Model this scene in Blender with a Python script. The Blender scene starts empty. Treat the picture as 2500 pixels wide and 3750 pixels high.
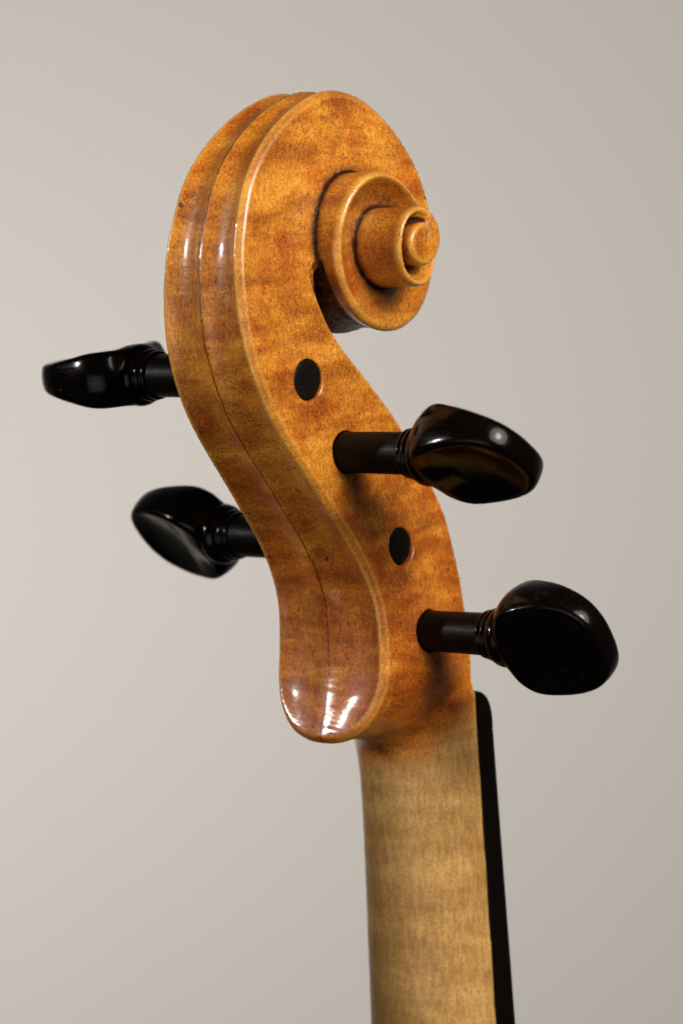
import bpy, math, random
import numpy as np
from mathutils import Vector, Matrix
random.seed(7)
MM = 0.001                                   # the instrument is modelled in millimetres

# ------------------------------------------------------------------ camera
# instrument axes: X = across the peg box (towards the visible cheek), Y = towards the fingerboard side, Z = up the neck
sc = bpy.context.scene
A_ = Vector((0.75047858, -0.02501595, 0.66042115))    # X seen by the camera (right, up, towards)
B_ = Vector((0.65950744, 0.09306132, -0.74591523))
C_ = Vector((-0.04279988, 0.99534607, 0.08633873))
right = Vector((A_.x, B_.x, C_.x)); up = Vector((A_.y, B_.y, C_.y)); toward = Vector((A_.z, B_.z, C_.z))
CAM_D = 0.568
cam_d = bpy.data.cameras.new('camera'); cam = bpy.data.objects.new('camera', cam_d)
sc.collection.objects.link(cam); sc.camera = cam
m = Matrix((right, up, toward)).transposed().to_4x4(); m.translation = toward * CAM_D
cam.matrix_world = m
cam_d.sensor_fit = 'VERTICAL'; cam_d.sensor_height = 36.0; cam_d.lens = 36.0 * 12676.0 / 3750.0
cam_d.clip_start = 0.02; cam_d.clip_end = 50
cam_d.dof.use_dof = True; cam_d.dof.focus_distance = CAM_D - 0.016; cam_d.dof.aperture_fstop = 18

# ------------------------------------------------------------------ world and lamps
w = bpy.data.worlds.new('World'); sc.world = w; w.use_nodes = True
w.node_tree.nodes['Background'].inputs[0].default_value = (0.9, 0.93, 1.0, 1)
w.node_tree.nodes['Background'].inputs[1].default_value = 0.012
def area(name, direction, dist, size, power, color, target=(0, 0, 0), spread=180, size_y=None):
    l = bpy.data.lights.new(name, 'AREA'); l.energy = power; l.color = color
    l.shape = 'RECTANGLE' if size_y else 'DISK'; l.size = size
    if size_y: l.size_y = size_y
    l.spread = math.radians(spread)
    o = bpy.data.objects.new(name, l); sc.collection.objects.link(o)
    t = Vector(target); o.location = t + Vector(direction).normalized() * dist
    o.rotation_euler = (t - o.location).to_track_quat('-Z', 'Y').to_euler()
    return o
area('key_lamp', (0.84, -0.14, 0.50), 0.80, 0.56, 7.2, (1.0, 0.93, 0.82), (0, 0, 0.0))
area('key_lamp_core', (0.84, -0.16, 0.51), 0.78, 0.17, 3.0, (1.0, 0.94, 0.84), (0, 0, 0.0))
area('side_lamp', (-0.57, -0.75, 0.31), 0.95, 0.060, 0.040, (1.0, 0.97, 0.93), (0, -0.01, 0.030), 16)
area('front_softbox', (0.26, -0.93, -0.26), 1.2, 1.25, 0.66, (1.0, 0.95, 0.87), (0, -0.01, 0.0), 70, 0.75)
wall_c = Vector((-toward.x, -toward.y, 0)).normalized() * 0.95
lamp_at = wall_c + 0.95 * Vector((toward.x, toward.y, 0)) - 1.25 * right + Vector((0, 0, -0.28)); lamp_to = wall_c - 0.02 * right + Vector((0, 0, -0.06))
area('wall_lamp', tuple(lamp_at - lamp_to), (lamp_at - lamp_to).length, 0.30, 4.0, (1.0, 0.955, 0.905), tuple(lamp_to), 62)
sc.view_settings.view_transform = 'Standard'; sc.view_settings.look = 'None'
sc.view_settings.exposure = 0.0; sc.view_settings.gamma = 1.0

# ------------------------------------------------------------------ small node helper
def nodes(mat):
    mat.use_nodes = True; nt = mat.node_tree; nt.nodes.clear()
    return nt
class N:
    def __init__(s, nt): s.nt = nt
    def add(s, typ, **kw):
        n = s.nt.nodes.new(typ)
        for k, v in kw.items():
            if k.startswith('i_'):
                key = k[2:]; key = int(key) if key.isdigit() else key
                s.set(n.inputs[key], v)
            else: setattr(n, k, v)
        return n
    def set(s, inp, v):
        if isinstance(v, bpy.types.NodeSocket): s.nt.links.new(v, inp)
        elif isinstance(v, bpy.types.Node): s.nt.links.new(v.outputs[0], inp)
        else: inp.default_value = v
    def math(s, op, a, b=0.0, c=0.0, clamp=False):
        n = s.nt.nodes.new('ShaderNodeMath'); n.operation = op; n.use_clamp = clamp
        s.set(n.inputs[0], a); s.set(n.inputs[1], b); s.set(n.inputs[2], c); return n.outputs[0]
    def mix(s, f, a, b, mode='MIX'):
        n = s.nt.nodes.new('ShaderNodeMix'); n.data_type = 'RGBA'; n.blend_type = mode; n.clamp_factor = True
        s.set(n.inputs[0], f); s.set(n.inputs[6], a); s.set(n.inputs[7], b); return n.outputs[2]
    def ramp(s, f, stops):
        n = s.nt.nodes.new('ShaderNodeValToRGB'); s.set(n.inputs[0], f)
        e = n.color_ramp.elements
        while len(e) < len(stops): e.new(0.5)
        for k, (p, c) in enumerate(stops):
            e[k].position = p; e[k].color = (c, c, c, 1) if not isinstance(c, tuple) else (*c, 1)
        return n.outputs[0]
    def maprange(s, v, a, b, c=0.0, d=1.0, smooth=True):
        n = s.nt.nodes.new('ShaderNodeMapRange'); n.interpolation_type = 'SMOOTHSTEP' if smooth else 'LINEAR'
        s.set(n.inputs[0], v)
        for k, q in zip((1, 2, 3, 4), (a, b, c, d)): s.set(n.inputs[k], q)
        return n.outputs[0]
    def coords(s, scale, rot=(0, 0, 0), src=None, loc=(0, 0, 0)):
        if src is None: src = s.tc
        mp = s.nt.nodes.new('ShaderNodeMapping'); s.set(mp.inputs[0], src)
        mp.inputs[1].default_value = loc; mp.inputs[2].default_value = rot
        mp.inputs[3].default_value = scale; return mp.outputs[0]
    def noise(s, vec, scale=1.0, detail=2.0, rough=0.5, dist=0.0):
        n = s.nt.nodes.new('ShaderNodeTexNoise'); s.set(n.inputs['Vector'], vec)
        n.inputs['Scale'].default_value = scale; n.inputs['Detail'].default_value = detail
        n.inputs['Roughness'].default_value = rough; n.inputs['Distortion'].default_value = dist
        return n.outputs[0]

def wood_material():
    mat = bpy.data.materials.new('varnished_flamed_maple'); nt = nodes(mat); n = N(nt)
    tc = n.add('ShaderNodeTexCoord').outputs['Object']
    sep = n.add('ShaderNodeSeparateXYZ', i_0=tc)
    mmv = n.add('ShaderNodeVectorMath', operation='SCALE'); n.set(mmv.inputs[0], tc); mmv.inputs['Scale'].default_value = 1000
    n.tc = mmv.outputs[0]                                     # millimetres
    xm = n.math('MULTIPLY', sep.outputs[0], 1000); ym = n.math('MULTIPLY', sep.outputs[1], 1000); zm = n.math('MULTIPLY', sep.outputs[2], 1000)
    wear = n.add('ShaderNodeAttribute', attribute_name='wear').outputs['Fac']
    dirt_dark = n.add('ShaderNodeAttribute', attribute_name='dirt_dark').outputs['Fac']
    # varnish / bare-neck boundary
    bd = n.math('ADD', zm, n.math('MULTIPLY', ym, -0.65))
    bd = n.math('ADD', bd, n.math('MULTIPLY', n.math('SUBTRACT', n.noise(n.coords((.10, .10, .16)), 1, 2), .5), 9))
    bare = n.maprange(bd, -42.0, -51.5)
    # flame: broad bands across the grain, wavering
    warp = n.noise(n.coords((.07, .07, .05)), 1, 2)
    fl = n.noise(n.coords((.05, .06, .17), (math.radians(16), 0, 0)), 1, 2.5, .55, .8)
    fl2 = n.noise(n.coords((.10, .12, .40), (math.radians(-22), 0, 0), loc=(3, 9, 1)), 1, 2, .5, .5)
    flame = n.math('ADD', n.math('MULTIPLY', fl, .68), n.math('MULTIPLY', fl2, .32))
    flame = n.maprange(flame, .34, .68)
    # grain: fine streaks along Z, and silk mottling
    streak = n.noise(n.coords((4.5, 4.5, .7)), 1, 3, .6)
    mott = n.noise(n.coords((1.9, 1.9, 3.4), (math.radians(24), 0, 0)), 1, 4, .68, .3)
    blotch = n.noise(n.coords((.16, .14, .12), loc=(2, 2, 5)), 1, 3, .6)
    tone = n.math('ADD', n.math('MULTIPLY_ADD', flame, .35, .075), n.math('MULTIPLY', n.maprange(mott, .32, .68), .28))
    tone = n.math('ADD', tone, n.math('MULTIPLY', n.maprange(streak, .34, .66), .21))
    var = n.ramp(tone, [(.08, (.13, .030, .002)), (.32, (.30, .084, .006)), (.58, (.53, .185, .015)), (.88, (.82, .39, .052))])
    red = n.maprange(n.math('ADD', blotch, n.maprange(zm, 28, -12, 0, .17)), .50, .68)
    var = n.mix(n.math('MULTIPLY', red, .68), var, n.mix(1, var, (.78, .46, .30, 1), 'MULTIPLY'))
    tone_b = n.math('ADD', n.math('MULTIPLY_ADD', flame, .30, .03), n.math('MULTIPLY', n.maprange(mott, .34, .66), .32))
    tone_b = n.math('ADD', tone_b, n.math('MULTIPLY', n.maprange(n.noise(n.coords((1.7, 1.7, .35), loc=(3, 3, 3)), 1, 3, .6), .30, .70), .30))
    bar = n.ramp(tone_b, [(.1, (.25, .125, .034)), (.45, (.39, .205, .058)), (.85, (.58, .345, .115))])
    col = n.mix(bare, var, bar)
    # worn edges
    wn = n.math('MULTIPLY', wear, n.maprange(n.noise(n.coords((.9, .9, 1.3)), 1, 3, .6), .25, .6, .55, 1.0))
    col = n.mix(n.math('MULTIPLY', wn, .50), col, (.72, .38, .065, 1))
    # pores: short dark dashes along the grain; larger bruises
    po = n.noise(n.coords((4.2, 4.2, 1.8), loc=(7, 1, 2)), 1, 1.5, .5)
    pdens = n.maprange(n.noise(n.coords((.22, .22, .3), loc=(1, 8, 3)), 1, 2), .42, .68)
    pores = n.math('MULTIPLY', n.maprange(po, .615, .675), n.math('MULTIPLY_ADD', pdens, .80, .22))
    col = n.mix(n.math('MULTIPLY', pores, n.math('MULTIPLY_ADD', bare, -.75, .85)), col, (.055, .014, .003, 1))
    br = n.noise(n.coords((.62, .62, .5), loc=(4, 4, 9)), 1, 1, .5)
    bru = n.maprange(br, .745, .77)
    col = n.mix(n.math('MULTIPLY', bru, n.math('MULTIPLY_ADD', bare, -.6, .8)), col, (.05, .014, .004, 1))
    # grime in crevices, and the darker throat ribbon
    dn = n.math('MULTIPLY_ADD', n.math('SUBTRACT', n.noise(n.coords((.8, .8, .8), loc=(9, 9, 9)), 1, 4, .7), .5), 1.1, dirt_dark)
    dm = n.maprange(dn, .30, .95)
    dm = n.math('MULTIPLY', dm, n.maprange(dirt_dark, .02, .3))
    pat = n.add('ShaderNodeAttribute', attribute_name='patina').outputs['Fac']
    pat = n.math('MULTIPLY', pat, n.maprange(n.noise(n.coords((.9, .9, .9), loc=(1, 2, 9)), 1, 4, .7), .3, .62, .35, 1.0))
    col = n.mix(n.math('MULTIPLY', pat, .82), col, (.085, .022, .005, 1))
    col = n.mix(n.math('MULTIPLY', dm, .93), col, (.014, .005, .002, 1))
    ribn = n.add('ShaderNodeAttribute', attribute_name='ribbon').outputs['Fac']
    xw = n.math('ABSOLUTE', n.math('ADD', xm, n.math('MULTIPLY', n.math('SUBTRACT', n.noise(n.coords((.0, .25, .25)), 1, 2), .5), .5)))
    line = n.math('MULTIPLY', n.math('MULTIPLY', n.maprange(xw, .20, .07), ribn), n.maprange(n.noise(n.coords((.0, .5, .5), loc=(2, 2, 2)), 1, 2), .3, .5, .45, .9))
    col = n.mix(line, col, (.03, .009, .003, 1))
    # relief: tool ripples and pores
    rip = n.noise(n.coords((.5, .75, 1.1), (math.radians(35), 0, 0), loc=(5, 5, 5)), 1, 2, .5)
    ripm = n.math('MULTIPLY', n.math('MULTIPLY_ADD', n.maprange(n.noise(n.coords((.08, .08, .08)), 1, 1), .4, .65), .8, .35), rip)
    hgt = n.math('ADD', n.math('MULTIPLY', ripm, .8), n.math('MULTIPLY', n.noise(n.coords((1.7, 1.7, 1.5), loc=(6, 2, 6)), 1, 3, .6), .22))
    hgt = n.math('SUBTRACT', hgt, n.math('MULTIPLY', pores, .35))
    bump = n.add('ShaderNodeBump'); bump.inputs['Strength'].default_value = 1.0; bump.inputs['Distance'].default_value = .00010
    n.set(bump.inputs['Height'], hgt)
    bs = n.add('ShaderNodeBsdfPrincipled')
    n.set(bs.inputs['Base Color'], col); n.set(bs.inputs['Normal'], bump)
    n.set(bs.inputs['Roughness'], n.math('MULTIPLY_ADD', bare, .10, .45))
    bs.inputs['IOR'].default_value = 1.45
    n.set(bs.inputs['Specular IOR Level'], n.math('MULTIPLY_ADD', dm, -.4, .45))
    n.set(bs.inputs['Coat Weight'], n.math('MULTIPLY', n.math('MULTIPLY_ADD', bare, -.58, .70), n.math('MULTIPLY_ADD', n.maprange(dirt_dark, .05, .5), -.92, 1.0)))
    n.set(bs.inputs['Coat Roughness'], n.maprange(n.noise(n.coords((.4, .4, .4)), 1, 3), .3, .7, .09, .20))
    bs.inputs['Coat IOR'].default_value = 1.5
    b2 = n.add('ShaderNodeBump'); b2.inputs['Strength'].default_value = 1.0; b2.inputs['Distance'].default_value = .00002
    n.set(b2.inputs['Height'], hgt); n.set(bs.inputs['Coat Normal'], b2)
    out = n.add('ShaderNodeOutputMaterial'); n.set(out.inputs[0], bs)
    return mat

def ebony_material(name='polished_ebony', rough=.14, coat=.0, spec=.17):
    mat = bpy.data.materials.new(name); nt = nodes(mat); n = N(nt)
    tc = n.add('ShaderNodeTexCoord').outputs['Object']
    mmv = n.add('ShaderNodeVectorMath', operation='SCALE'); n.set(mmv.inputs[0], tc); mmv.inputs['Scale'].default_value = 1000
    n.tc = mmv.outputs[0]
    g = n.noise(n.coords((.35, 3.0, 3.0)), 1, 3, .6)
    col = n.ramp(g, [(.35, (.0012, .0010, .0009)), (.75, (.004, .0022, .0014))])
    pit = n.maprange(n.noise(n.coords((1.6, 4.5, 4.5), loc=(3, 1, 1)), 1, 1), .68, .74)
    bs = n.add('ShaderNodeBsdfPrincipled')
    n.set(bs.inputs['Base Color'], col)
    n.set(bs.inputs['Roughness'], n.maprange(g, .3, .7, rough - .04, rough + .07))
    bs.inputs['Specular IOR Level'].default_value = spec
    bs.inputs['Coat Weight'].default_value = coat; bs.inputs['Coat Roughness'].default_value = .10
    bp = n.add('ShaderNodeBump'); bp.inputs['Strength'].default_value = 1; bp.inputs['Distance'].default_value = .00004
    n.set(bp.inputs['Height'], n.math('MULTIPLY', pit, -1.0)); n.set(bs.inputs['Normal'], bp); n.set(bs.inputs['Coat Normal'], bp)
    out = n.add('ShaderNodeOutputMaterial'); n.set(out.inputs[0], bs)
    return mat

def end_grain_material():
    mat = bpy.data.materials.new('ebony_end_grain'); nt = nodes(mat); n = N(nt)
    tc = n.add('ShaderNodeTexCoord').outputs['Object']
    mmv = n.add('ShaderNodeVectorMath', operation='SCALE'); n.set(mmv.inputs[0], tc); mmv.inputs['Scale'].default_value = 1000
    n.tc = mmv.outputs[0]
    dots = n.maprange(n.noise(n.coords((5.5, 5.5, 3.5)), 1, 1), .62, .70)
    bs = n.add('ShaderNodeBsdfPrincipled'); n.set(bs.inputs['Base Color'], n.mix(dots, (.0026, .0022, .0017, 1), (.03, .021, .010, 1)))
    bs.inputs['Roughness'].default_value = .5; bs.inputs['Specular IOR Level'].default_value = .14
    out = n.add('ShaderNodeOutputMaterial'); n.set(out.inputs[0], bs)
    return mat
def wall_material():
    mat = bpy.data.materials.new('warm_grey_wall_paint'); nt = nodes(mat); n = N(nt)
    n.tc = n.add('ShaderNodeTexCoord').outputs['Object']
    g = n.noise(n.coords((2.2, 2.2, 2.2)), 1, 3)
    col = n.mix(g, (.452, .434, .418, 1), (.472, .454, .438, 1))
    bs = n.add('ShaderNodeBsdfPrincipled'); n.set(bs.inputs['Base Color'], col)
    bs.inputs['Roughness'].default_value = .9; bs.inputs['Specular IOR Level'].default_value = .2
    bp = n.add('ShaderNodeBump'); bp.inputs['Strength'].default_value = .25; bp.inputs['Distance'].default_value = .0006
    n.set(bp.inputs['Height'], n.noise(n.coords((350, 350, 350)), 1, 3)); n.set(bs.inputs['Normal'], bp)
    out = n.add('ShaderNodeOutputMaterial'); n.set(out.inputs[0], bs)
    return mat
WOOD = wood_material(); EBONY = ebony_material(); EBONY_SATIN = ebony_material('satin_ebony', .42, .0, .10); WALL = wall_material(); END_GRAIN = end_grain_material()

# ------------------------------------------------------------------ object helpers
def thing(name, label, cat, loc=(0, 0, 0), group=None):
    o = bpy.data.objects.new(name, None); sc.collection.objects.link(o); o.location = loc
    o.empty_display_size = .01
    o['label'] = label; o['category'] = cat
    if group: o['group'] = group
    return o
def mesh_obj(name, verts, faces, mat, parent=None, smooth=True):
    me = bpy.data.meshes.new(name)
    verts = np.asarray(verts, dtype=np.float32)
    if isinstance(faces, np.ndarray):
        k = faces.shape[1]
        me.vertices.add(len(verts)); me.vertices.foreach_set('co', verts.ravel())
        me.loops.add(faces.size); me.loops.foreach_set('vertex_index', faces.astype(np.int32).ravel())
        me.polygons.add(len(faces)); me.polygons.foreach_set('loop_start', np.arange(0, faces.size, k, dtype=np.int32))
        me.update(calc_edges=True)
    else:
        me.from_pydata([tuple(map(float, v)) for v in verts], [], faces)
    me.materials.append(mat)
    if smooth: me.polygons.foreach_set('use_smooth', np.ones(len(me.polygons), dtype=bool))
    o = bpy.data.objects.new(name, me); sc.collection.objects.link(o)
    if parent: o.parent = parent
    return o

# ------------------------------------------------------------------ implicit surfaces
def smax(a, b, k):
    h = np.maximum(k - np.abs(a - b), 0) / k
    return np.maximum(a, b) + h * h * k * .25
def smin(a, b, k): return -smax(-a, -b, k)
def chamfer(a, b, ch, k):
    return smax(smax(a, b, k), (a + b + ch) * .70710678, k)
def surface_nets(F, org, h):
    S = F < 0
    nx, ny, nz = F.shape
    cnt = np.zeros((nx - 1, ny - 1, nz - 1), np.int8)
    for i in (0, 1):
        for j in (0, 1):
            for k in (0, 1):
                cnt += S[i:nx - 1 + i, j:ny - 1 + j, k:nz - 1 + k]
    act = (cnt > 0) & (cnt < 8)
    idx = np.argwhere(act); I, J, K = idx.T
    pos = np.zeros((len(idx), 3)); num = np.zeros(len(idx))
    corners = [(i, j, k) for i in (0, 1) for j in (0, 1) for k in (0, 1)]
    for a in corners:
        for ax in range(3):
            if a[ax]: continue
            b = list(a); b[ax] = 1
            fa = F[I + a[0], J + a[1], K + a[2]]; fb = F[I + b[0], J + b[1], K + b[2]]
            c = (fa < 0) != (fb < 0)
            t = np.where(c, fa / np.where(c, fa - fb, 1), 0)
            p = np.array(a, float) + np.zeros((len(idx), 3)); p[:, ax] += t
            pos += p * c[:, None]; num += c
    pos = pos / num[:, None] + idx
    vid = np.full(act.shape, -1, np.int32); vid[I, J, K] = np.arange(len(idx))
    faces = []
    for ax in range(3):
        sl0 = [slice(None)] * 3; sl1 = [slice(None)] * 3; sl0[ax] = slice(0, -1); sl1[ax] = slice(1, None)
        o1, o2 = [(1, 2), (2, 0), (0, 1)][ax]
        for sgn in (0, 1):
            a_, b_ = S[tuple(sl0)], S[tuple(sl1)]
            e = (a_ & ~b_) if sgn == 0 else (~a_ & b_)
            q = np.argwhere(e)
            ok = (q[:, o1] > 0) & (q[:, o2] > 0) & (q[:, o1] < F.shape[o1] - 1) & (q[:, o2] < F.shape[o2] - 1)
            q = q[ok]
            def g(d1, d2):
                r = q.copy(); r[:, o1] -= d1; r[:, o2] -= d2
                return vid[r[:, 0], r[:, 1], r[:, 2]]
            quad = np.stack([g(1, 1), g(0, 1), g(0, 0), g(1, 0)], 1)
            if sgn: quad = quad[:, ::-1]
            faces.append(quad)
    return pos * h + np.array(org), np.concatenate(faces), pos
def box_blur(V, r):
    for ax in range(3):
        c = np.cumsum(np.pad(V, [(r + 1, r) if k == ax else (0, 0) for k in range(3)], mode='edge'), axis=ax, dtype=np.float32)
        n = V.shape[ax]
        V = (np.take(c, np.arange(2 * r + 1, 2 * r + 1 + n), ax) - np.take(c, np.arange(0, n), ax)) / (2 * r + 1)
    return V
def neighbour_mean(V, Q, it, lam=.5, mu=None):
    # Laplacian (or Taubin, with mu) smoothing over the mesh edges
    a = np.concatenate([Q[:, k] for k in range(4)] * 2); b = np.concatenate([Q[:, (k + 1) % 4] for k in range(4)] + [Q[:, (k - 1) % 4] for k in range(4)])
    n = len(V); cnt = np.maximum(np.bincount(a, minlength=n), 1)[:, None]
    for k in range(it):
        for f in ((lam,) if mu is None else (lam, mu)):
            m_ = np.stack([np.bincount(a, V[b, c], minlength=n) for c in range(3)], 1) / cnt
            V = V + f * (m_ - V)
    return V
def trilin(V, p):
    i = np.clip(np.floor(p).astype(int), 0, np.array(V.shape) - 2); f = p - i
    out = 0
    for a in (0, 1):
        for b in (0, 1):
            for c in (0, 1):
                wgt = (f[:, 0] if a else 1 - f[:, 0]) * (f[:, 1] if b else 1 - f[:, 1]) * (f[:, 2] if c else 1 - f[:, 2])
                out = out + wgt * V[i[:, 0] + a, i[:, 1] + b, i[:, 2] + c]
    return out
def spline(pts, n=8):
    P = np.array(pts, float); P = np.vstack([2 * P[0] - P[1], P, 2 * P[-1] - P[-2]]); out = []
    for k in range(1, len(P) - 2):
        p0, p1, p2, p3 = P[k - 1:k + 3]
        for t in np.linspace(0, 1, n, endpoint=False):
            out.append(.5 * ((2 * p1) + (-p0 + p2) * t + (2 * p0 - 5 * p1 + 4 * p2 - p3) * t * t + (-p0 + 3 * p1 - 3 * p2 + p3) * t ** 3))
    out.append(P[-2]); return np.array(out)
def smooth_curve(P, it=10):
    P = P.copy()
    for _ in range(it): P[1:-1] = .5 * P[1:-1] + .25 * (P[:-2] + P[2:])
    return P

# ------------------------------------------------------------------ the carved head: peg box, scroll and neck
EYE = (-0.42, 43.34)
# side outline of the back / outer turn (Y, Z, half width), chin -> back -> top -> front -> under -> throat
back_edge = [(-7.0, -37.3, 12), (-6.1, -34.0, 12), (-5.1, -31.0, 12), (-4.35, -28.2, 12), (-3.75, -24.8, 12), (-3.5, -20.6, 11.8), (-3.6, -16.8, 11.6), (-4.3, -12.9, 11.4),
    (-6.05, -8.6, 11.1), (-8.4, -4.6, 10.9), (-10.5, -1.6, 10.75), (-13.4, 2.0, 10.55), (-16.5, 6.1, 10.35), (-19.75, 10.1, 10.2), (-22.8, 14.1, 10.05),
    (-25.1, 17.5, 9.9), (-27.0, 21.2, 9.75), (-28.3, 24.3, 9.6), (-29.45, 28.0, 9.4), (-30.1, 31.4, 9.15), (-30.4, 35.7, 8.85), (-30.3, 39.4, 8.6),
    (-29.95, 43.1, 8.35), (-29.2, 46.25, 8.1), (-28.1, 49.6, 7.9), (-26.8, 53.0, 7.7), (-24.9, 56.1, 7.5), (-22.5, 58.85, 7.25), (-18.95, 62.0, 6.95),
    (-14.8, 64.6, 6.7), (-10.9, 66.4, 6.5), (-7.5, 67.55, 6.4), (-3.9, 68.0, 6.3), (-0.5, 67.6, 6.4), (3.1, 66.4, 6.5), (6.3, 64.4, 6.7), (9.4, 61.9, 6.9),
    (12.2, 58.7, 7.15), (14.4, 55.3, 7.4), (15.9, 51.7, 7.6), (16.7, 47.5, 7.9), (16.8, 43.8, 8.1), (16.3, 40.4, 8.6), (15.1, 37.2, 9.1), (13.1, 34.1, 9.8), (10.0, 31.5, 10.5),
    (6.1, 29.85, 11.1), (1.0, 29.4, 11.8), (-3.4, 30.3, 12.3), (-7.07, 32.1, 12.6), (-9.7, 34.4, 12.8), (-11.3, 36.8, 13.0), (-12.0, 38.9, 13.1)]
ridge = spline(back_edge, 14)
ridge = smooth_curve(ridge, 90)
tang = np.gradient(ridge[:, :2], axis=0); tang /= np.linalg.norm(tang, axis=1)[:, None]
nrm = np.stack([-tang[:, 1], tang[:, 0]], 1)                # left of the walking direction = outwards
arc = np.concatenate([[0], np.cumsum(np.linalg.norm(np.diff(ridge[:, :2], axis=0), axis=1))])
off = np.interp(arc, [0, 115, 165, arc[-1]], [.9, .9, .35, .25])
rib = ridge.copy(); rib[:, :2] += nrm * off[:, None]
front_edge = [(-12.6, 39.0), (-13.3, 38.0), (-13.55, 36.3), (-12.6, 33.9), (-11.0, 30.7), (-8.9, 28.0), (-6.1, 25.0), (-1.3, 20.6), (2.8, 16.8), (5.8, 13.5), (10.3, 7.5),
    (14.2, 1.2), (15.7, -1.9), (16.7, -6.3), (17.6, -10.9), (18.15, -15.1), (18.45, -19.0), (18.7, -24.9), (18.85, -28.3), (19.0, -31.2)]
front = smooth_curve(spline(front_edge, 8), 14)
tail = np.array([(19.3, -31.6), (19.4, -40.0), (10, -44.0), (0, -42.0), (-6.0, -40.0)])
W_Z = [-60, -25, -20, -12, -4, 4, 12, 21, 28, 36, 43, 50, 56, 62, 68.5]
W_X = [12, 12, 11.85, 11.4, 10.9, 10.45, 10.1, 9.75, 9.4, 8.85, 8.35, 7.9, 7.5, 6.95, 6.3]
ridgeZ = ridge[:int(np.argmax(ridge[:, 1]))]                                            # rising part for "back edge Y at Z"
def back_y(z):
    k = np.argsort(ridgeZ[:, 1]); return np.interp(z, ridgeZ[k, 1], ridgeZ[k, 0])
# spiral about the eye: turn, radius, height of edge, hollow of the face
SP_T = [.40, .452, .524, .551, .593, .635, .678, .733, .785, .835, .877, .926, .969, 1.0, 1.04, 1.089, 1.148, 1.177, 1.204, 1.236, 1.263, 1.296, 1.327, 1.358, 1.43, 1.5, 1.6, 1.7, 1.78, 1.827, 1.88, 1.933, 1.997, 2.049, 2.1, 2.147, 2.187, 2.229, 2.272, 2.323, 2.386, 2.448, 2.532, 2.637, 2.757, 2.851, 2.945, 3.013, 3.082, 3.169, 3.3]
SP_R = [18.8, 18.1, 17.2, 16.8, 16.4, 15.75, 15.0, 14.1, 13.5, 13.15, 12.85, 12.6, 12.5, 12.5, 12.62, 12.85, 13.0, 12.9, 12.45, 11.75, 10.9, 9.85, 8.95, 8.2, 7.35, 7.05, 6.95, 6.85, 6.7, 6.5, 6.25, 6.0, 5.85, 5.9, 6.08, 6.22, 6.25, 6.15, 5.85, 5.35, 4.75, 4.1, 3.4, 3.2, 3.35, 3.6, 3.95, 4.1, 4.0, 3.7, 3.4]
HE_T = [.40, .45, .5, .6, .75, 1.0, 1.25, 1.5, 1.75, 2, 2.25, 2.5, 3, 3.3]
HE_X = [7.2, 7.7, 8.2, 9.8, 12.0, 13.5, 15.3, 17.2, 19.5, 20.3, 20.6, 20.9, 21, 21]
DIP_T = [.4, .6, .75, .9, 1.0, 1.25, 1.4, 1.5, 1.6, 1.75, 2.0, 2.1, 2.2, 2.3, 3.3]
DIP_X = [0, .2, .6, 2.0, 2.8, 4.2, 4.2, 3.6, 2.9, 2.4, 3.4, 3.4, 2.2, 0, 0]
_tt = np.linspace(.4, 3.3, 600)
def _sm(t, v, it=40):
    a = np.interp(_tt, t, v)
    for _ in range(it): a[1:-1] = .5 * a[1:-1] + .25 * (a[:-2] + a[2:])
    return a
T_R, T_H, T_D = _sm(SP_T, SP_R), _sm(HE_T, HE_X, 120), _sm(DIP_T, DIP_X, 120)
PEGS = {  # cheek hits (Y, Z) on right face and offset of the axis per mm of X; which side the head is on
    'ru': dict(y=-9.0, z=10.7, side=1, collar=23.0, head=4.0, psi=55, hole=3.4),
    'rl': dict(y=7.1, z=-19.9, side=1, collar=24.3, head=4.5, psi=31, hole=3.45),
    'lu': dict(y=-17.3, z=22.8, side=-1, collar=23.2, head=3.4, tilt=1.35, psi=95, hole=3.3),
    'll': dict(y=2.5, z=-5.7, side=-1, collar=25.0, head=3.6, tilt=1.35, psi=42, hole=3.1, thin=.92)}
BF = lambda z: 19.6 + (-35 - z) * .017
WN = lambda z: np.interp(z, [-150, -88, -35, -20], [12.8, 11.7, 10.75, 10.6])

def seg_dist(P, Y, Z, closed):
    """distance to polyline and nearest parameter"""
    best = np.full(Y.shape, 1e9); par = np.zeros(Y.shape)
    n = len(P) - (0 if closed else 1)
    for k in range(n):
        a = P[k]; b = P[(k + 1) % len(P)]; d = b - a; L = d @ d
        if L < 1e-12: continue
        t = np.clip(((Y - a[0]) * d[0] + (Z - a[1]) * d[1]) / L, 0, 1)
        e = (Y - a[0] - t * d[0]) ** 2 + (Z - a[1] - t * d[1]) ** 2
        m_ = e < best; best = np.where(m_, e, best); par = np.where(m_, k + t, par)
    return np.sqrt(best), par
def inside(P, Y, Z):
    r = np.zeros(Y.shape, bool)
    for k in range(len(P)):
        a = P[k]; b = P[(k + 1) % len(P)]
        if a[1] == b[1]: continue
        r ^= ((a[1] > Z) != (b[1] > Z)) & (Y < (b[0] - a[0]) * (Z - a[1]) / (b[1] - a[1]) + a[0])
    return r

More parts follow.
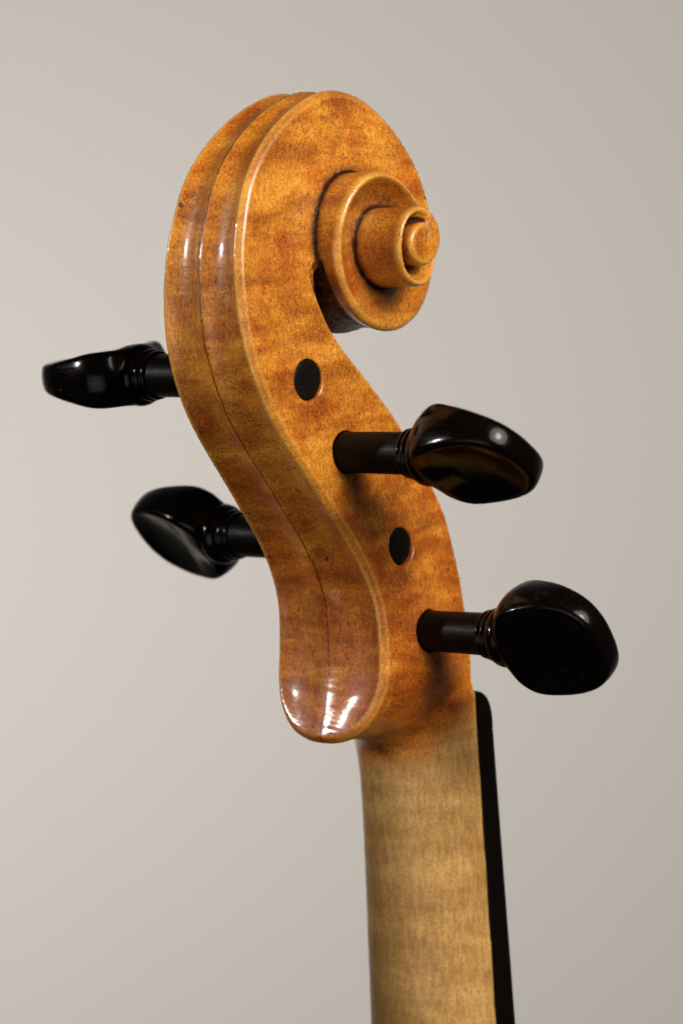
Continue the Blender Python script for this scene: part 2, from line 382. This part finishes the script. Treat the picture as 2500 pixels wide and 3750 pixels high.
H = .25
xs = np.arange(-22.8, 22.81, H); ys = np.arange(-33.3, 22.6, H); zs = np.arange(-94.2, 70.5, H)
Y, Z = np.meshgrid(ys, zs, indexing='ij')
poly = np.vstack([rib[:, :2], front, tail])
ins = inside(poly, Y, Z)
d_rib, par = seg_dist(rib[:, :2], Y, Z, False)
d_oth, _ = seg_dist(np.vstack([rib[-1:, :2], front, tail, rib[:1, :2]]), Y, Z, False)
w_rib = np.interp(par, np.arange(len(rib)), rib[:, 2])
d2 = np.minimum(d_rib, d_oth) * np.where(ins, -1, 1)
rib_near = d_rib < d_oth
s_rib = np.where(ins, -d_rib, np.where(rib_near, d_rib, d2)); s_oth = np.where(ins, -d_oth, d2)
X = xs[:, None, None].astype(np.float32); AX = np.abs(X)
f32 = np.float32
Yf, Zf = Y[None].astype(f32), Z[None].astype(f32)
# flutes of the back: two hollow channels either side of a spine
Wrib = np.where(Z < -24.8, 12.0 * np.maximum(1 - (np.maximum(-24.8 - Z, 0) / 12.6) ** 2.25, .01) ** (1 / 2.25), w_rib)
bev = 1.05
u = np.clip(AX / np.maximum(Wrib - bev, .8)[None].astype(f32), 0, 1)
par_arc = np.interp(par, np.arange(len(arc)), arc)
fd = np.interp(par_arc, [0, 3, 8, 20, 60, 120, 150, arc[-1]], [.05, .40, .85, 1.2, 1.2, 1.15, 1.0, .9])
eps_ = np.interp(par_arc, [0, 14, 30], [.13, .11, .07])[None].astype(f32)
us = np.clip((np.sqrt(u * u + eps_ ** 2) - eps_) / (np.sqrt(1 + eps_ ** 2) - eps_), 0, 1)
flute = (4 * us * (1 - us)) ** .9 * fd[None].astype(f32)
# V groove scribed along the spine
taper = .055 * np.clip(Y - back_y(Z), 0, 26) * np.clip((24 - Z) / 14, 0, 1)
Wb = np.interp(Z, W_Z, W_X) - taper
Hc = np.interp(Y, [-6, 0, 8, 14, 20], [12.0, 11.0, 8.5, 7.5, 7.0])
zc = np.maximum(-24.8 - Z, 0)
q = ((AX / Wb[None].astype(f32)) ** 2.25 + (zc / (Hc + .6))[None].astype(f32) ** 2.25) ** (1 / 2.25)
A = np.where((zc > 0)[None], (q - 1) * np.minimum(Wb, Hc * 1.0 + 4)[None].astype(f32), AX - Wb[None].astype(f32))
Brib = s_rib[None].astype(f32) + flute * (d_rib < 6)[None]
body = chamfer(A, Brib, 1.05, .14)
body = chamfer(body, s_oth[None].astype(f32) + np.zeros_like(X), .5, .3)
# volute turns
db, dc = Y - EYE[0], Z - EYE[1]
rho = np.hypot(db, dc); ang = np.arctan2(dc, -db) / (2 * np.pi)
vol = np.full(body.shape, 50, f32)
for n_ in range(0, 5):
    t = ang + n_
    valid = (t > .42) & (t < 3.28) & (rho < 20)
    if not valid.any(): continue
    R = np.interp(t, _tt, T_R); He = np.interp(t, _tt, T_H); Dp = np.interp(t, _tt, T_D)
    Rn = np.where(t + 1 < 3.28, np.interp(t + 1, _tt, T_R), 0)
    gap = np.maximum(R - Rn, 1.5)
    dl = np.clip((R - rho - .7) / (.72 * gap), 0, 1)
    Hh = He - Dp * dl * (2 - dl)
    ch = np.interp(t, [.45, 1.0, 1.5, 2.0, 2.6, 3.2], [.9, 1.3, .95, .45, .4, .3])
    a_ = (AX - Hh[None].astype(f32)); b_ = (rho - R)[None].astype(f32) + np.zeros_like(X)
    fl_m = np.clip((1.0 - t) / .08, 0, 1)
    b_ = b_ + flute * fl_m[None].astype(f32)
    f = chamfer(a_, b_, ch[None].astype(f32), .4)
    f = np.where(valid[None], f, 50)
    vol = np.minimum(vol, f) if n_ == 0 else smin(vol, f, .22)
head = smin(body, vol, .3)
# neck
bf = BF(Z); wn = WN(Z)
hn = 12.0 + np.clip(-60 - Z, 0, 60) * .012 + 4.2 * np.exp(-np.clip(-36.0 - Z, 0, 60) / 4.5)
ny = np.clip((bf - Y) / hn, 0, 5)
qn = (AX / wn[None].astype(f32)) ** 2.15 + (ny[None].astype(f32)) ** 2.15
neck = (qn ** (1 / 2.15) - 1) * 11.0
neck = smax(neck, Zf + 20.0, 2.0)
kk = np.interp(Y, [6, 17], [9.0, .8])[None].astype(f32)
allf = smin(head, neck, kk)
allf = np.where(Zf > -10, head, allf)
fplane = np.where(Z < -31.6, Y - bf, np.where(Z < -12, Y - np.interp(Z, front[::-1, 1][:100], front[::-1, 0][:100]), -50))
allf = np.maximum(allf, fplane[None].astype(f32))
# string cavity, open at the front
cav = np.maximum(np.maximum((6.8 - d_rib), -27.5 - Z), Z - 31.5)[None].astype(f32)
cav = smax(cav, AX - (Wb - 4.6)[None].astype(f32), 1.5)
cav = np.where((Y > back_y(Z) + 3)[None], cav, 50)
allf = smax(allf, -cav, .5)
for p in PEGS.values():
    tl = math.tan(math.radians(p.get('tilt', 0)))
    zc_ = p['z'] + tl * (float(np.interp(p['z'], W_Z, W_X)) - X)
    cyl = (np.sqrt((Yf - p['y']) ** 2 + (Zf - zc_) ** 2) - p['hole']).astype(f32)
    allf = smax(allf, -cyl, .18)
allf = np.maximum(allf, -93.5 - Zf).astype(f32)
del head, body, vol, neck, A, Brib, q, qn, cav, cyl, flute, u
V, Fq, gp = surface_nets(allf, (xs[0], ys[0], zs[0]), H)
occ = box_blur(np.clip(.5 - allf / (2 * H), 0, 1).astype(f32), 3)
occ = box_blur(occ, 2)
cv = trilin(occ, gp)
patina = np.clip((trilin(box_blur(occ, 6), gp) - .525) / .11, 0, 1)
# smooth normals from the field itself
g = [trilin(allf, gp + d) - trilin(allf, gp - d) for d in (np.array([.9, 0, 0]), np.array([0, .9, 0]), np.array([0, 0, .9]))]
NR = np.stack(g, 1); NR /= np.maximum(np.linalg.norm(NR, axis=1), 1e-9)[:, None]
holes = np.min([np.hypot(V[:, 1] - p['y'], V[:, 2] - p['z']) - p['hole'] for p in PEGS.values()], 0)
rib_v = np.zeros(len(V)); _iy = np.clip(((V[:, 1] - ys[0]) / H).astype(int), 0, len(ys) - 1); _iz = np.clip(((V[:, 2] - zs[0]) / H).astype(int), 0, len(zs) - 1)
rib_v = np.clip((3.2 - d_rib[_iy, _iz]) / .5, 0, 1)
V = neighbour_mean(V, Fq, 5, .5, -.52)
n5 = neighbour_mean(NR, Fq, 3); n10 = neighbour_mean(NR, Fq, 10)
wx = np.clip((2.0 - np.abs(V[:, 0])) / .8, 0, 1)[:, None]; NR = n5 * (1 - wx) + n10 * wx; NR /= np.maximum(np.linalg.norm(NR, axis=1), 1e-9)[:, None]
wear = np.clip((.455 - cv) / .10, 0, 1) * np.clip((holes - 1.2) / .8, 0, 1) * np.where(np.abs(V[:, 0]) < 1.6, .35, 1); dirt_dark = np.clip((cv - .53) / .12, 0, 1)
# the foot of each wall holds the grime; the smooth sweep into the neck does not
dirt_dark *= np.clip((V[:, 2] + 10) / 8, 0, 1)
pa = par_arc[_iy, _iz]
dirt_dark = np.maximum(dirt_dark, .8 * rib_v * np.clip((pa - (arc[-1] - 27)) / 9, 0, 1) * np.clip((V[:, 1] - back_y(V[:, 2]) - 6) / 2, 0, 1) * (np.abs(V[:, 0]) < 9.5))  # underside ribbon additionally darkened towards the throat
wear *= np.clip((V[:, 2] + 44) / 6, 0, 1)
del occ, allf

violin = thing('violin', 'carved maple violin scroll, peg box and neck with glossy orange-brown varnish', 'violin', (0, 0, 0))
fc = V[Fq].mean(1)
# the scroll (volute) begins above the throat; the neck below the chin
is_scroll = fc[:, 2] > 30.9 - .0 * fc[:, 1]
is_neck = fc[:, 2] < -37.8
def split(name, mask, parent):
    fs = Fq[mask]; used, inv = np.unique(fs, return_inverse=True)
    o = mesh_obj(name, V[used] * MM, inv.reshape(fs.shape), WOOD, parent)
    me = o.data
    for nm, arr in (('wear', wear), ('dirt_dark', dirt_dark), ('ribbon', rib_v), ('patina', patina * np.clip((V[:, 2] - 12) / 8, 0, 1))):
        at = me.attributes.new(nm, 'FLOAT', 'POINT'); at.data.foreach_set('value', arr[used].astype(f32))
    me.normals_split_custom_set_from_vertices(NR[used].tolist())
    return o
scroll = split('scroll', is_scroll, violin)
peg_box = split('peg_box', ~is_scroll & ~is_neck, violin)
neck_o = split('neck', is_neck, violin)

# lower neck (below the frame), fingerboard and nut
def loft(sections, cap=True):
    n = len(sections[0]); verts = [v for s in sections for v in s]; faces = []
    for k in range(len(sections) - 1):
        for i in range(n):
            j = (i + 1) % n; faces.append((k * n + i, k * n + j, (k + 1) * n + j, (k + 1) * n + i))
    if cap: faces.append(tuple(range(n - 1, -1, -1))); faces.append(tuple((len(sections) - 1) * n + i for i in range(n)))
    return verts, faces
def fb_section(z, grow=0.0, rise=4.5, wid=None):
    wv = (float(WN(z)) + .05) if wid is None else wid; b0 = BF(z) + .02; pts = []
    r = .35
    pts += [(-wv + r, b0), (wv - r, b0), (wv, b0 + r)]
    for k in range(13):
        x = wv - 2 * wv * k / 12
        pts.append((x * .995, b0 + rise + 1.5 * (1 - (x / wv) ** 2) - (.25 if k in (0, 12) else 0)))
    pts.append((-wv, b0 + r))
    return [(x * MM, y * MM, z * MM) for x, y in pts]
secs = [fb_section(z, rise=4.45 + max(0, (-z - 40)) * .018) for z in (-38.5, -39, -45, -60, -75, -90, -110, -150)]
v, f = loft(secs); fb = mesh_obj('fingerboard', v, f, EBONY_SATIN, violin, smooth=False)
bv = fb.modifiers.new('soften', 'BEVEL'); bv.width = .00025; bv.segments = 2; bv.limit_method = 'ANGLE'
secs = []
for k in range(10):
    a = k / 9 * math.pi / 2
    z = -31.7 - 4.6 * (1 - math.cos(a)); rise = 4.4 * (.10 + .90 * math.sin(a))
    secs.append(fb_section(z, rise=rise, wid=float(WN(z)) - .02))
for z in (-37.0, -38.47): secs.append(fb_section(z, rise=4.42, wid=float(WN(z)) - .02))
v, f = loft(secs); nut = mesh_obj('nut', v, f, EBONY_SATIN, violin)
es = nut.modifiers.new('split', 'EDGE_SPLIT'); es.split_angle = math.radians(40)
secs = []
for z in (-93.4, -110, -130, -150):
    wv = float(WN(z)); h_ = 12.0 + (-60 - z) * .012; ring = []
    for k in range(49):
        a = math.pi * k / 48
        cx, sy = math.cos(a), math.sin(a); e = 2 / 2.15
        ring.append((wv * abs(cx) ** e * (1 if cx > 0 else -1) * MM, (BF(z) - h_ * abs(sy) ** e) * MM, z * MM))
    secs.append(ring)
v, f = loft(secs); low = mesh_obj('neck', v, f, WOOD, violin)

# ------------------------------------------------------------------ pegs
def peg_head_mesh():
    """thumb piece in its own frame: s along the axis, v across the face, n through the thickness (mm)"""
    h = .28
    s = np.arange(-1.5, 22.8, h); v_ = np.arange(-12, 12.01, h); n_ = np.arange(-6.6, 6.61, h)
    S, Vv, Nn = np.meshgrid(s, v_, n_, indexing='ij')
    # outline in the s-v plane: a broad rounded leaf, cut slightly square at the shoulder
    cs = 8.4
    ds = S - cs
    aa = np.where(ds < 0, 8.9, 11.2); bw = 9.6
    p = np.where(ds < 0, 2.7, 2.5)
    q_ = (np.abs(ds / aa) ** p + np.abs(Vv / bw) ** p) ** (1 / p)
    out = (q_ - 1) * 9.5 + .055 * Nn ** 2
    rr = np.clip(q_, 0, 1.1)
    _s = np.linspace(-3, 25, 281); _r = np.interp(_s, [-1, 1, 5, 9, 14, 20], [4.2, 5.0, 5.2, 4.2, 3.0, 2.3])
    for _ in range(260): _r[1:-1] = .5 * _r[1:-1] + .25 * (_r[:-2] + _r[2:])
    rimh = np.interp(S, _s, _r)
    hf = rimh - 1.5 * np.interp(S, [0, 4, 8, 20], [.2, .7, 1, .7]) * (1 - np.clip(rr, 0, 1) ** 2.2)
    face = np.abs(Nn) - hf
    f = chamfer(out, face, .25, .6)
    neckp = np.hypot(Vv, Nn) - np.interp(S, [-1, 0, 2.5, 6], [4.3, 4.4, 4.6, 3.0])
    neckp = smax(neckp, S - 6, 1.5)
    f = smin(f, neckp, 1.8)
    f = smax(f, -.6 - S, .4)
    P, Q, gp_ = surface_nets(f, (s[0], v_[0], n_[0]), h)
    g_ = [trilin(f, gp_ + d) - trilin(f, gp_ - d) for d in (np.array([.9, 0, 0]), np.array([0, .9, 0]), np.array([0, 0, .9]))]
    NN = np.stack(g_, 1); NN /= np.maximum(np.linalg.norm(NN, axis=1), 1e-9)[:, None]
    P = neighbour_mean(P, Q, 3, .5, -.52); NN = neighbour_mean(NN, Q, 3); NN /= np.maximum(np.linalg.norm(NN, axis=1), 1e-9)[:, None]
    o = mesh_obj('thumb_piece', P * MM, Q, EBONY)
    o.data.normals_split_custom_set_from_vertices(NN.tolist())
    return o.data, o
def lathe(profile, seg=64):
    verts, faces = [], []
    for s_, r_ in profile:
        for k in range(seg):
            a = 2 * math.pi * k / seg; verts.append((s_ * MM, r_ * math.cos(a) * MM, r_ * math.sin(a) * MM))
    for i in range(len(profile) - 1):
        for k in range(seg):
            j = (k + 1) % seg; faces.append((i * seg + k, (i + 1) * seg + k, (i + 1) * seg + j, i * seg + j))
    verts.append((profile[0][0] * MM, 0, 0)); verts.append((profile[-1][0] * MM, 0, 0)); n0 = len(verts) - 2
    for k in range(seg):
        j = (k + 1) % seg; faces.append((n0, k, j)); faces.append((n0 + 1, (len(profile) - 1) * seg + j, (len(profile) - 1) * seg + k))
    return verts, faces
head_mesh, head_obj = peg_head_mesh()
bpy.data.objects.remove(head_obj)
collar_prof = [(-.02, 3.5), (0, 3.85), (.12, 4.0), (.5, 4.05), (.72, 3.95), (.85, 3.75), (1.0, 3.72), (1.12, 3.95), (1.3, 4.25), (1.7, 4.35), (1.95, 4.25), (2.08, 4.0), (2.2, 3.98), (2.35, 4.25),
    (2.7, 4.7), (3.3, 5.05), (4.0, 5.2), (4.7, 5.1), (5.3, 4.75), (5.7, 4.4), (6.0, 4.2), (6.2, 3.9)]
v, f = lathe(collar_prof); co = mesh_obj('collar', v, f, EBONY); collar_mesh = co.data; bpy.data.objects.remove(co)
labels = {'ru': 'black tuning peg on the right just below the scroll, head tilted with a pointed shoulder',
          'rl': 'black ebony tuning peg on the right just above the fingerboard, with a broad round head',
          'lu': 'black tuning peg sticking out far left, highest of the four, head seen edge-on',
          'll': 'black ebony tuning peg behind the peg box on the left, blurred head seen broad'}
for key, p in PEGS.items():
    s_ = p['side']
    root = thing('tuning_peg', labels[key], 'tuning peg', (s_ * p['collar'] * MM, p['y'] * MM, (p['z'] + math.tan(math.radians(p.get('tilt', 0))) * (float(np.interp(p['z'], W_Z, W_X)) + p['collar'])) * MM), 'black ebony tuning pegs of the violin')
    root.rotation_euler = (Matrix.Rotation(math.radians(p.get('tilt', 0)), 3, 'Y') @ Matrix.Rotation(0 if s_ > 0 else math.pi, 3, 'Z')).to_euler()
    wid = float(np.interp(p['z'], W_Z, W_X))
    far = p['collar'] + wid - {'ru': 1.0, 'rl': 1.2, 'lu': .4, 'll': 1.2}[key]
    r0 = p['hole'] + .01
    re = {'ru': 3.1, 'rl': 3.1, 'lu': r0 - .02, 'll': r0 - .02}[key]
    rs = {'ru': 3.42, 'rl': 3.47, 'lu': 3.55, 'll': 3.6}[key]
    prof = [(-far, re - .15), (-far + .15, re)] + [(-far * (1 - k / 8), re + (rs - re) * k / 8) for k in range(1, 8)] + [(-.01, rs + .02)]
    v, f = lathe(prof, 72); sh = mesh_obj('shaft', v, f, EBONY_SATIN, root)
    sh.modifiers.new('split', 'EDGE_SPLIT').split_angle = math.radians(40)
    v, f = lathe([(-far - .10, .05), (-far - .09, re * .5), (-far - .05, re * .85), (-far - .004, re - .16), (-far + .3, re - .3)], 48)
    mesh_obj('tip', v, f, END_GRAIN, root)
    c = bpy.data.objects.new('collar', collar_mesh); sc.collection.objects.link(c); c.parent = root
    hd = bpy.data.objects.new('thumb_piece', head_mesh); sc.collection.objects.link(hd); hd.parent = root
    hd.location = (p['head'] * MM, 0, 0)
    # local v axis -> leaning from Z towards -Y by psi (world)
    hd.scale = (1, p.get('thin', 1), p.get('thin', 1))
    hd.rotation_euler = (math.radians(90 + p['psi']) * s_ , 0, 0)

# ------------------------------------------------------------------ backdrop
n_ = Vector((-toward.x, -toward.y, 0)).normalized(); r_ = Vector((n_.y, -n_.x, 0))
vs = []
for dz in (-1.6, 1.6):
    for dr in (-2.2, 2.2): vs.append(tuple(n_ * .95 + r_ * dr + Vector((0, 0, dz))))
wall = mesh_obj('wall', vs + [tuple(Vector(q) + n_ * .05) for q in vs], [(0, 1, 3, 2), (4, 6, 7, 5), (0, 4, 5, 1), (2, 3, 7, 6), (0, 2, 6, 4), (1, 5, 7, 3)], WALL, smooth=False)
wall['kind'] = 'structure'; wall['label'] = 'plain warm grey wall behind the violin'
